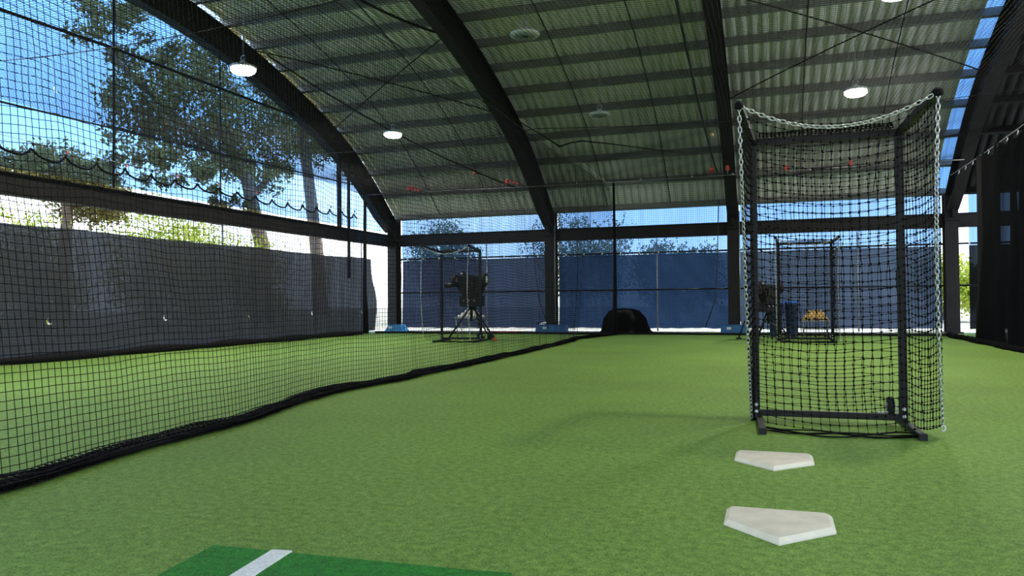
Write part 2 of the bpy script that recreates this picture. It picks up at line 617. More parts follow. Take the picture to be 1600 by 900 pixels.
for x in (-9.65, -7.9, -4.42, -2.65, 0.72, 2.48):     # sag rods between purlins
    pts = []
    for s in np.linspace(0.3, SL - 0.3, 40):
        y, z, ty, tz = arc(s)
        pts.append((x, y + tz * 0.19, z - ty * 0.19))
    MB().tube(pts, 0.012, 5).build('sag_rod', M_STEEL, ceil)

# ------------------------------------------------------------------ steel arch frames
rib_labels = ['dark steel arch frame in the far left corner against the blue mesh gable',
              'dark steel arch frame rising from the far wall right of the left pitching machine',
              'dark steel arch frame behind the front net screen, left of its chain',
              'dark steel arch frame at the right beside the black curtain',
              'dark steel arch frame beyond the black curtain, at the far right end']
def ibeam(pts_in, pts_out, wf, tw, tf):
    """I-section swept between an inner and an outer polyline lying in the plane X = 0."""
    mb = MB()
    def slab(A, B, hw):
        b = len(mb.v)
        for p, q in zip(A, B):
            for sx in (-hw, hw):
                mb.v.append((sx, p[0], p[1]))
                mb.v.append((sx, q[0], q[1]))
        n = len(A)
        for i in range(n - 1):
            k, l_ = b + 4 * i, b + 4 * i + 4
            mb.face([k, l_, l_ + 1, k + 1])
            mb.face([k + 2, k + 3, l_ + 3, l_ + 2])
            mb.face([k, k + 2, l_ + 2, l_])
            mb.face([k + 1, l_ + 1, l_ + 3, k + 3])
        mb.face([b, b + 1, b + 3, b + 2])
        e_ = b + 4 * (n - 1)
        mb.face([e_, e_ + 2, e_ + 3, e_ + 1])
    A, B = np.array(pts_in), np.array(pts_out)
    d = (B - A) / np.linalg.norm(B - A, axis=1, keepdims=True)
    slab(A, A + d * tf, wf / 2)
    slab(B - d * tf, B, wf / 2)
    slab(A + d * tf, B - d * tf, tw / 2)
    return mb
ss = np.linspace(0.02, SL - 0.02, 60)
pin, pout = [], []
for s in ss:
    y, z, ty, tz = arc(s)
    f_ = min(s, SL - s)
    dep = 0.62 if f_ > 0.9 else 0.46 + 0.16 * f_ / 0.9
    pout.append((y + tz * 0.19, z - ty * 0.19))
    pin.append((y + tz * (0.19 + dep), z - ty * (0.19 + dep)))
arch_me = ibeam(pin, pout, 0.26, 0.02, 0.02).build('arch', M_STEEL)
col_mb = ibeam([(FAR - 0.20, 0.0), (FAR - 0.20, 3.45)], [(FAR + 0.16, 0.0), (FAR + 0.16, 3.5)], 0.30, 0.02, 0.02).build('column', M_STEEL)
for me_ob in (arch_me, col_mb):
    COL.objects.unlink(me_ob)
for i, x in enumerate(RIB_X):
    t = thing('steel_arch_frame', rib_labels[i], 'steel frame', (x, 0, 0), group='steel arch frames of the shed')
    link('arch', arch_me.data, t)
    link('column', col_mb.data, t)
    c = link('column', col_mb.data, t)
    c.location = (0, 2 * MID, 0)
    c.rotation_euler = (0, 0, PI)
    mb = MB()
    mb.box((0, FAR - 0.06, 2.84), (0.34, 0.5, 0.03)).box((0, FAR - 0.3, 3.2), (0.03, 0.24, 0.6))
    mb.build('knee_plate', M_STEEL, t)
    MB().box((0, FAR - 0.02, 0.02), (0.42, 0.52, 0.035)).build('base_plate', M_STEEL, t)
    if i in (1, 2):
        MB().tube([(0.17, FAR - 0.24, 0.3), (0.17, FAR - 0.24, 3.3)], 0.014, 6).build('conduit', M_ZINC, t)

# ------------------------------------------------------------------ sheets of cloth
def cloth(name, f, nu, nv, m, parent=None):
    """f(u, v) -> xyz for u, v in 0..1"""
    u, v = np.meshgrid(np.linspace(0, 1, nu + 1), np.linspace(0, 1, nv + 1), indexing='ij')
    V = f(u, v)
    idx = np.arange((nu + 1) * (nv + 1)).reshape(nu + 1, nv + 1)
    F = np.stack([idx[:-1, :-1], idx[1:, :-1], idx[1:, 1:], idx[:-1, 1:]], -1)
    return link(name, np_mesh(name, V, F, m, True), parent)

# far wall -----------------------------------------------------------
wf_ = tag(link('wall_far', None), 'far side wall of blue shade cloth hung between steel columns', kind='structure')
far_mats = [M_FCURT1, M_FCURT2, M_FCURT3, M_RCURT]
for b in range(4):
    x0, x1 = RIB_X[b] + 0.16, RIB_X[b + 1] - 0.16
    gap = 0.30 if b == 3 else 0.0
    def low(u, v, x0=x0 + gap, x1=x1, b=b):
        x = x0 + (x1 - x0) * u
        fold = 0.07 * smooth_noise(x * 2.4 + v * 0.8, 20 + b) + 0.05 * smooth_noise(x * 3.1 + v * 5.5, 30 + b) * (x - x0) / (x1 - x0) + 0.04 * smooth_noise(x * 5 - v * 2, 40 + b) * (1 - v)
        z = 0.10 + v * (2.22 - 0.10) + 0.02 * smooth_noise(x * 3, 60 + b) * (1 - v)
        return np.stack([x, FAR + 0.24 + fold, z], -1)
    cloth('lower_curtain', low, 90, 26, far_mats[b], wf_)
    def top(u, v, x0=x0 + gap, x1=x1):
        x = x0 + (x1 - x0) * u
        return np.stack([x, FAR + 0.22 + 0.012 * np.sin(x * 4), 2.22 + v * 1.30], -1)
    cloth('top_mesh', top, 40, 8, M_FTOP, wf_)
    mb = MB()
    mb.box(((x0 + x1) / 2, FAR + 0.02, 2.845), (x1 - x0 + 0.02, 0.02, 0.36))
    mb.box(((x0 + x1) / 2, FAR + 0.02, 3.015), (x1 - x0 + 0.02, 0.16, 0.02))
    mb.box(((x0 + x1) / 2, FAR + 0.02, 2.675), (x1 - x0 + 0.02, 0.16, 0.02))
    mb.build('tie_beam', M_STEEL, wf_)
    for z, r in ((2.26, 0.024), (1.20, 0.024)):
        MB().tube([(x0, FAR + 0.10, z), (x1, FAR + 0.10, z)], r, 8).build('girt_rail', M_STEEL, wf_)
    xm = x0 + (x1 - x0) * 0.60
    MB().tube([(xm, FAR + 0.13, 0.02), (xm, FAR + 0.13, 2.66)], 0.022, 8).build('stud_post', M_GALV, wf_)
    MB().box(((x0 + x1) / 2, FAR + 0.14, 3.53), (x1 - x0, 0.05, 0.06)).build('eave_rail', M_PURLIN, wf_)
    for q in range(9):                                 # cloth ties along the upper rails
        xx = x0 + (x1 - x0) * (q + 0.5) / 9
        MB().box((xx, FAR + 0.085, 2.262), (0.035, 0.07, 0.05)).build('cloth_tie', M_WHITE, wf_)

# left gable wall -----------------------------------------------------
wl = tag(link('wall_left', None), 'left gable end closed by dark curtain below and blue mesh above', kind='structure')
XL = -11.42
def lc(u, v):
    y = -0.6 + u * (21.55 + 0.32 * np.clip(v * 1.6 - 0.9, 0, 0.25) * -1 + 0.12 * np.sin(v * 5))
    z = 0.06 + v * (2.225 - 0.06) + 0.012 * smooth_noise(y * 2, 5) * v - 0.03 * v * np.abs(np.sin(y * 0.62))
    return np.stack([XL - 0.03 + 0.04 * smooth_noise(y * 3 + v, 9), y, z], -1)
cloth('lower_curtain', lc, 220, 24, M_LCURT, wl)
def gm(u, v):
    y = -0.4 + u * 21.8
    zt = np.interp(y, fy, fz2) - 0.25
    zb = 3.09 + 0.012 * smooth_noise(y * 3, 3)
    zt = np.maximum(zt, zb + 0.02)
    return np.stack([XL - 0.02 + 0.02 * np.sin(y * 1.3) * (1 - v), y, zb + (zt - zb) * v], -1)
cloth('gable_mesh', gm, 160, 24, M_GABLE, wl)
mb = MB()
mb.box((-11.36, 10.5, 2.82), (0.02, 22.6, 0.36)).box((-11.36, 10.5, 2.995), (0.16, 22.6, 0.02)).box((-11.36, 10.5, 2.65), (0.16, 22.6, 0.02))
mb.build('tie_beam', M_STEEL, wl)
MB().tube([(-11.36, 3.2, 5.35), (-11.36, 11, 5.6), (-11.36, 18.0, 5.62)], 0.030, 8).build('gable_rail', M_STEEL, wl)
MB().tube([(-11.36, 1.0, 3.95), (-11.36, 11.3, 4.13), (-11.36, 20.0, 4.3)], 0.018, 8).build('gable_rail', M_STEEL, wl)
for y, r in ((2.4, 0.018), (6.6, 0.018), (11.02, 0.022), (13.9, 0.014)):
    MB().tube([(-11.38, y, 3.05), (-11.38, y, zroof(y) - 0.4)], r, 6).build('gable_seam', M_STEEL, wl)
for y, z0, z1, th in ((18.6, 3.0, 4.95, 0.12), (19.1, 1.6, 4.5, 0.045)):
    MB().box((-11.27, y, (z0 + z1) / 2), (0.08, th, z1 - z0)).build('gable_post', M_STEEL, wl)
for y in (14.6, 18.4, 20.9):
    MB().tube([(-11.9, y, -0.03), (-11.9, y, 2.9)], 0.022, 8).build('fence_post', M_GALV, wl)

# right gable wall ----------------------------------------------------
wr = tag(link('wall_right', None), 'open right end of the shed beyond the black curtain', kind='structure')
MB().box((9.5, 10.5, 2.82), (0.16, 22.6, 0.36)).build('tie_beam', M_STEEL, wr)

# near side stays open: only its beam is built
wn = tag(link('wall_near', None), 'open near side of the shed with a steel beam overhead', kind='structure')
for b in range(4):
    x0, x1 = RIB_X[b] + 0.15, RIB_X[b + 1] - 0.15
    MB().box(((x0 + x1) / 2, NEAR, 2.845), (x1 - x0, 0.12, 0.36)).build('tie_beam', M_STEEL, wn)

# ------------------------------------------------------------------ roof bracing
def brace(name, pts, r, m, label, cat='brace', group='roof bracing rods'):
    ob = MB().tube(pts, r, 6).build(name, m)
    return tag(ob, label, cat, group)
def under(x, y, d=0.24):
    return (x, y, zroof(y) - d)
def sagline(a, b, sag, n=24):
    a, b = Vector(a), Vector(b)
    return [tuple(a.lerp(b, i / n) - Vector((0, 0, sag * 4 * (i / n) * (1 - i / n)))) for i in range(n + 1)]
def roofline(x0, y0, x1, y1, d=0.3, n=14):
    return [under(x0 + (x1 - x0) * i / n, y0 + (y1 - y0) * i / n, d) for i in range(n + 1)]
brace('brace_rod', roofline(-0.95, 18.5, 4.2, 15.0), 0.014, M_STEEL, 'thin roof brace rod slanting up from the frame left of the front screen')
brace('brace_rod', roofline(-0.95, 14.8, 4.22, 18.3), 0.014, M_STEEL, 'thin roof brace rod slanting down to the rib beside the black curtain')
brace('brace_rod', roofline(-6.25, 14.9, -11.28, 18.3), 0.014, M_STEEL, 'thin roof brace rod slanting down to the rib of the mesh gable')
brace('brace_rod', roofline(-11.28, 14.6, -6.25, 18.4), 0.014, M_STEEL, 'thin roof brace rod slanting down from the gable rib to the middle rib')
brace('hanging_cable', sagline((-7.9, 12.6, 7.0), (-6.4, 15.1, 6.55), 0.12), 0.028, M_BCABLE, 'thick black cable drooping to the rib above the left pitching machine', 'cable', None)
brace('hanging_cable', sagline((-10.9, 14.9, 6.6), (-6.9, 20.9, 4.15), 0.25), 0.02, M_BCABLE, 'black cable sagging across the roof past the lit lamp of the left bay', 'cable', None)
brace('hanging_cable', sagline((-1.28, 20.1, 4.1), (-1.25, 9.5, 5.6), 0.25), 0.022, M_BCABLE, 'black cable running up the roof left of the front net screen', 'cable', None)

# ------------------------------------------------------------------ high-bay lamps
def make_lamp(x, y, lit, label, power=1.0):
    t = thing('highbay_lamp', label, 'lamp', (x, y, 5.05), group='lit high-bay lamps' if lit else 'unlit high-bay lamps')
    MB().lathe([(0.03, 0.12), (0.06, 0.10), (0.10, 0.07), (0.12, 0.045), (0.225, 0.03), (0.235, 0.0), (0.225, -0.015), (0.19, -0.02)], n=24).build('housing', M_LAMPH, t)
    h = zroof(y) - 5.05
    MB().tube([(0, 0, 0.13), (0, 0, h - 0.05)], 0.006, 5).build('suspension_wire', M_CABLE, t)
    MB().tube([(0.05 * math.cos(a), 0, 0.17 + 0.05 * math.sin(a)) for a in np.linspace(0, 2 * PI, 13)[:-1]], 0.008, 5, closed=True).build('hook', M_ZINC, t)
    if lit:
        MB().lathe([(0.21, -0.012), (0.215, -0.06), (0.17, -0.10), (0.02, -0.115)], n=24).build('diffuser', M_LIT, t)
        L_ = bpy.data.lights.new('lamp_light', 'AREA')
        L_.shape = 'DISK'
        L_.size = 0.36
        L_.energy = LAMP_W * power
        L_.color = (1.0, 0.95, 0.84)
        lo = bpy.data.objects.new('lamp_light', L_)
        COL.objects.link(lo)
        lo.parent = t
        lo.location = (0, 0, -0.13)
    else:
        MB().lathe([(0.17, -0.02), (0.165, -0.035), (0.07, -0.045), (0.065, -0.02)], n=24).build('diffuser', M_LENS, t)
    return t
make_lamp(-8.76, 11.3, True, 'lit high-bay lamp in front of the gable rib, upper left')
make_lamp(-8.76, 16.95, True, 'lit high-bay lamp under the roof of the left bay, above the machine')
make_lamp(-3.6, 11.41, False, 'unlit round high-bay lamp near the top of the middle bay')
make_lamp(-3.6, 16.9, False, 'unlit round high-bay lamp lower in the middle bay, farther back')
make_lamp(1.63, 16.77, True, 'lit high-bay lamp just above the front net screen')
make_lamp(1.63, 11.45, True, 'lit high-bay lamp cut by the top edge over the right bay')
make_lamp(-8.76, 5.8, True, 'lit high-bay lamp overhead near the open side, left bay')  # lamp above the view, added because the cage needed more light
make_lamp(1.63, 5.8, True, 'lit high-bay lamp overhead near the open side, right bay', 0.55)  # second lamp added out of view for light, at reduced power

# ------------------------------------------------------------------ netting
CELL = 0.048
def grid_of(f, n_u, n_v):
    u, v = np.meshgrid(np.linspace(0, 1, n_u + 1), np.linspace(0, 1, n_v + 1), indexing='ij')
    return f(u, v)

# dividing net, left of the plates: hangs from a cable and lies gathered on the turf
BY = np.array([0.0, 1.5, 2.77, 3.65, 4.8, 5.9, 6.72, 8.0, 9.44, 12.0, 15.07, 16.8, 17.66, 19.0, 20.1])
BX = np.array([-3.45, -3.52, -3.60, -3.70, -3.80, -4.05, -4.18, -4.10, -4.10, -4.10, -4.16, -4.25, -4.36, -4.1, -3.85])
def div(u, v):
    y = 0.2 + u * 19.9
    bx = np.interp(y, BY, BX) + 0.03 * smooth_noise(y * 2.2, 77)
    s_ = 1 - v
    x = -4.05 * v + bx * s_ + 0.07 * smooth_noise(y * 1.5 + v * 1.5, 71) * np.sin(PI * v) + 0.015 * smooth_noise(y * 9 + v * 4, 72)
    sagz = 0.05 * np.abs(np.sin(y * 0.55)) * v
    z = 0.015 + v * 3.88 - sagz + 0.018 * smooth_noise(y * 3.1 + 6 * v, 73) * np.sin(PI * v) * 2
    yy = y + 0.02 * smooth_noise(v * 9 + y * 0.7, 74) * np.sin(PI * v)
    return np.stack([x, yy, z], -1)
nu, nv = int(19.9 / CELL), int(4.05 / CELL)
G1 = grid_of(div, nu, nv)
# the slack of the net, lying folded on the turf
fold_n = 26
FY = G1[:, 0, 1]
FX = G1[:, 0, 0]
Gf = np.zeros((nu + 1, fold_n, 3))
wid = 0.10 + 0.05 * smooth_noise(FY * 1.1, 81) + 0.06 * np.exp(-((FY - 6.6) / 0.5) ** 2)
for k in range(fold_n):
    ph = k / (fold_n - 1)
    side = np.sin(k * 1.9 + 0.6 * smooth_noise(FY * 2.0, 82)) * 0.9
    Gf[:, k, 0] = FX + side * wid * (0.5 + 0.5 * ph) + 0.02 * smooth_noise(FY * 8 + k, 83)
    Gf[:, k, 1] = FY + 0.03 * smooth_noise(FY * 3 + k * 2, 84)
    Gf[:, k, 2] = 0.012 + (0.055 + 0.02 * smooth_noise(FY * 2.6, 85)) * abs(math.sin(k * 2.7)) * (0.6 + 0.4 * np.cos(k))
Gf[:, :, 2] = np.maximum(Gf[:, :, 2], 0.004)
t = thing('divider_net', 'black square-mesh net hanging between the left cage and the plates, gathered along the turf', 'net', (0, 0, 0))
tag(link('netting', net_mesh('netting', [G1], 0.0023, M_NET, (1, 0, 0)), t), kind='stuff')
tag(link('gathered_hem', net_mesh('gathered_hem', [Gf], 0.0035, M_NET, (0, 0, 1)), t), 'bunched black hem of the net lying on the turf', kind='stuff')
pts = [(-4.05, y, 3.91 - 0.05 * abs(math.sin(y * 0.55))) for y in np.linspace(-0.9, 20.1, 80)]
MB().tube(pts, 0.006, 5).build('support_cable', M_BCABLE, t)
pts = [(x_ + 0.03, y_, 0.03) for x_, y_ in zip(np.interp(np.linspace(0.2, 20.1, 90), BY, BX), np.linspace(0.2, 20.1, 90))]
MB().tube(pts, 0.022, 6).build('lead_rope', M_NET, t)

# net at the far end of the cages
def farn(u, v):
    x = -11.0 + u * 15.0
    z = 0.02 + v * 3.98 - 0.05 * np.abs(np.sin(x * 0.9)) * v + 0.02 * smooth_noise(x * 4 + v * 3, 91)
    y = 20.1 + 0.09 * smooth_noise(x * 1.8 + v, 92) * (1 - 0.6 * v)
    return np.stack([x + 0.02 * smooth_noise(v * 8 + x, 93), y, z], -1)
t = thing('end_net', 'black backstop net across the far end of the cages in front of the blue wall', 'net')
tag(link('netting', net_mesh('netting', [grid_of(farn, int(15 / 0.055), int(4 / 0.055))], 0.0021, M_NET, (0, 1, 0)), t), kind='stuff')
pts = [(x_, 20.1 + 0.06 * math.sin(x_ * 1.7), 0.035) for x_ in np.linspace(-11.0, 4.0, 90)]
MB().tube(pts, 0.03, 6).build('gathered_hem', M_NET, t)
MB().tube([(x_, 20.0, 4.05 - 0.05 * math.sin((x_ + 11) * PI / 15) ** 2) for x_ in np.linspace(-11.2, 4.2, 60)], 0.011, 6).build('support_cable', M_CABLE, t)
for x_ in (-9.2, -6.9, -4.9, -3.2, -1.9, -0.9, 0.9, 2.2, 3.2):
    MB().lathe([(0.022, -0.03), (0.03, 0), (0.022, 0.03)], (x_, 20.0, 4.03), 8).build('cable_clamp', M_ZINC, t)
MB().tube([(-3.95, 20.12, 0.02), (-3.93, 20.12, 1.0), (-3.92, 20.12, 2.0), (-3.93, 20.1, 4.05)], [0.07, 0.055, 0.04, 0.03], 8).build('bunched_edge', M_NET, t)

for cp in ([(-6.15, 20.02, 2.95), (-6.1, 20.02, 1.9), (-6.0, 20.02, 1.0), (-5.72, 20.02, 0.15)], [(-1.25, 20.02, 3.4), (-1.3, 20.02, 2.0), (-1.36, 20.02, 0.9), (-1.62, 20.02, 0.2)]):
    MB().tube(cp, 0.012, 5).build('pull_cord', M_BCABLE, t)

# red pulleys on the far cable
for i, (x_, z_, lab) in enumerate([(-9.75, 4.12, 'small red pulleys on the far cable nearest the gable rib'), (-7.75, 4.46, 'small red pulley high above the left machine'),
                                   (-6.81, 4.14, 'red pulley on the far cable just left of the middle rib'), (-1.40, 4.11, 'red pulley on the far cable left of the rib by the front screen'),
                                   (-1.02, 4.14, 'larger red pulley in front of the rib beside the front screen chain'), (0.35, 4.06, 'red pulley seen through the left half of the front screen'),
                                   (1.79, 4.08, 'red pulley seen through the right half of the front screen')]):
    t = thing('cable_pulley', lab, 'pulley', (x_, 19.84, z_), group='red pulleys on the far net cable')
    MB().lathe([(0.03, -0.03), (0.055, -0.028), (0.04, 0), (0.055, 0.028), (0.03, 0.03)], axis='Y', n=12).build('wheel', M_RED, t)
    MB().box((0, 0.0, 0.03), (0.075, 0.085, 0.10)).build('cheek_plate', M_RED, t)
    MB().tube([(0, 0, -0.03), (0, 0.0, -0.12)], 0.006, 5).build('clip', M_ZINC, t)
    if i in (0, 2):
        for k in range(3):
            MB().box((0.10 + 0.10 * k, 0, 0.02 - 0.035 * k), (0.075, 0.06, 0.06)).build('cheek_plate', M_RED, t)

# ceiling nets
def ceilnet(x0, x1, seed):
    def f(u, v):
        x = x0 + (x1 - x0) * u
        y = 1.0 + v * 19.0
        z = 4.06 - 0.16 * np.sin(PI * u) - 0.05 * np.abs(np.sin(y * 0.55)) * (1 - np.sin(PI * u)) + 0.05 * smooth_noise(y * 0.9 + x, seed)
        return np.stack([x + 0.02 * smooth_noise(y * 1.7, seed + 1), y + 0.02 * smooth_noise(x * 2.3, seed + 2), z], -1)
    return f
for x0, x1, seed, lab in ((-11.0, -4.05, 101, 'black net ceiling stretched over the left cage'), (-4.05, 3.9, 111, 'black net ceiling stretched over the cage with the plates')):
    t = thing('ceiling_net', lab, 'net')
    n1, n2 = int((x1 - x0) / 0.052), int(19 / 0.052)
    G = grid_of(ceilnet(x0, x1, seed), n1, n2)
    V1, F1 = strands(G[:, ::4], 0.0023, (0, 0, 1))
    V2, F2 = strands(G.transpose(1, 0, 2)[:, ::4], 0.0023, (0, 0, 1))
    tag(link('netting', np_mesh('netting', np.concatenate([V1, V2]), np.concatenate([F1, F2 + len(V1)]), M_NET), t), kind='stuff')
    if x1 > 0:
        MB().tube([(-4.3, 12.9, 4.15), (-4.17, 14.4, 4.1), (-4.1, 15.3, 4.07), (-3.85, 15.25, 4.12), (-3.6, 15.2, 4.13), (-3.04, 15.67, 4.11), (-2.4, 16.3, 4.08), (-1.75, 16.9, 4.06)], [0.006, 0.012, 0.02, 0.014, 0.014, 0.012, 0.009, 0.004], 6).build('folded_edge', M_NET, t)
    for yy in (7.0, 13.5):
        MB().tube([(x0 + (x1 - x0) * q / 20, yy, 4.06 - 0.16 * math.sin(PI * q / 20)) for q in range(21)], 0.006, 5).build('cross_cable', M_BCABLE, t)

# net in front of the left curtain, hung in scallops from clips
SP = 0.62
def scal(u, v):
    y = 0.5 + u * 18.7
    zt = 3.42 - 0.20 * np.sqrt(np.clip(np.abs(np.sin(PI * (y - 0.45) / SP)), 0, 1)) + 0.05 * smooth_noise(y * 0.5, 121)
    z = 0.05 + v * (zt - 0.05)
    x = -11.05 + 0.035 * np.sin(y * 2 * PI / SP) * (0.4 + 0.6 * v) + 0.05 * smooth_noise(y * 1.3 + 2 * v, 122)
    return np.stack([x, y, z], -1)
t = thing('side_net', 'black net with a scalloped top hung along the left curtain', 'net')
tag(link('netting', net_mesh('netting', [grid_of(scal, int(18.7 / 0.034), int(3.35 / 0.055))], 0.0021, M_NET, (1, 0, 0)), t), kind='stuff')
ys = np.linspace(0.5, 19.2, 420)
top_pts = [(-11.05 + 0.035 * math.sin(y * 2 * PI / SP), y, 3.42 - 0.20 * math.sqrt(abs(math.sin(PI * (y - 0.45) / SP))) + 0.05 * float(smooth_noise(np.array(y * 0.5), 121))) for y in ys]
MB().tube(top_pts, 0.02, 5).build('top_rope', M_NET, t)
nclip = int((19.2 - 0.45) / SP)
for k in range(1, nclip + 1):
    y = 0.45 + k * SP
    zc_ = 3.40 + 0.05 * float(smooth_noise(np.array(y * 0.5), 121))
    MB().box((-11.05, y, zc_ + 0.035), (0.02, 0.022, 0.045)).build('clip', M_RED if k % 2 else M_NET, t)
MB().tube([(-11.05, y, 3.47 + 0.05 * float(smooth_noise(np.array(y * 0.5), 121))) for y in np.linspace(0.3, 19.4, 60)], 0.005, 5).build('support_cable', M_CABLE, t)
pts = [(-11.0 + 0.05 * math.sin(y * 2.1), y, 0.06) for y in np.linspace(0.5, 19.3, 80)]
MB().tube(pts, [0.07 + 0.02 * math.sin(i * 0.7) for i in range(80)], 7).build('gathered_hem', M_NET, t)
MB().tube([(-11.0, 19.55, 0.03), (-11.0, 19.5, 1.2), (-11.0, 19.55, 3.8)], [0.09, 0.06, 0.04], 8).build('bunched_edge', M_NET, t)

# black curtain of bunched netting along the right side
def rcur(u, v):
    y = 7.0 + u * 10.75
    x = 3.95 + 0.16 * np.sin(y * 7.3 + 0.8 * np.sin(y * 1.7)) * (1 - 0.5 * v) + 0.08 * smooth_noise(y * 3 + v * 2, 131)
    z = 0.02 + v * (3.62 + 0.05 * np.cos(y * 2 * PI / 0.55)) 
    return np.stack([x, y, z], -1)
M_BUNCH = cloth_mat('bunched_net', 0.05, (1, 1, 1), (0.010, 0.010, 0.011), (0.004, 0.004, 0.004), weave=0.9)
t = thing('side_curtain', 'black bunched net curtain hanging along the right side from clips', 'curtain')
cloth('netting', rcur, 560, 30, M_BUNCH, t)
MB().tube([(3.95, y, 3.72 + 0.012 * math.sin(y)) for y in np.linspace(6.5, 20.2, 60)], 0.008, 6).build('support_cable', M_CABLE, t)
y = 7.0
while y < 20:
    mb = MB()
    mb.tube([(3.95, y, 3.735), (3.97, y, 3.70), (3.95, y, 3.64)], 0.009, 5)
    mb.build('clip', M_ZINC, t)
    y += 0.62
pts = [(3.80 + 0.05 * float(smooth_noise(np.array(q * 2.0), 141)), q, 0.035) for q in np.linspace(7.0, 20.0, 160)]
MB().tube(pts, [0.07 + 0.02 * float(smooth_noise(np.array(i * 0.45), 142)) for i in range(160)], 8).build('gathered_hem', M_TARP, t)
MB().tube([(4.0, 17.2, 0.02), (4.0, 17.3, 1.2), (3.98, 17.3, 2.4), (3.97, 17.35, 3.68)], [0.26, 0.17, 0.15, 0.12], 10).build('bunched_edge', M_NET, t)

# ------------------------------------------------------------------ net screens with chains
def chain_mesh(pts, pitch=0.034):
    """links along a polyline, alternately turned"""
    P = [Vector(p) for p in pts]
    cum = [0.0]
    for a, b in zip(P[:-1], P[1:]):
        cum.append(cum[-1] + (b - a).length)
    n = int(cum[-1] / pitch)
    mb = MB()
    for i in range(n):
        s = (i + 0.5) * pitch
        j = max(k for k in range(len(cum)) if cum[k] <= s)
        j = min(j, len(P) - 2)
        d = (P[j + 1] - P[j]).normalized()
        c = P[j] + d * (s - cum[j])
        ref = Vector((0, 1, 0)) if abs(d.y) < 0.9 else Vector((1, 0, 0))
        e1 = d.cross(ref).normalized()
        e2 = d.cross(e1)
        tw = 0.9 * i / 9.0
        q = e1 if i % 2 == 0 else e2
        q2 = e2 if i % 2 == 0 else e1
        q = (q * math.cos(tw * 0.4) + q2 * math.sin(tw * 0.4)).normalized()
        ring = []
        for k in range(10):
            a = 2 * PI * k / 10
            ring.append(c + d * (math.cos(a) * 0.0225) + q * (math.sin(a) * 0.0105))
        mb.tube(ring, 0.0036, 5, closed=True)
    return mb

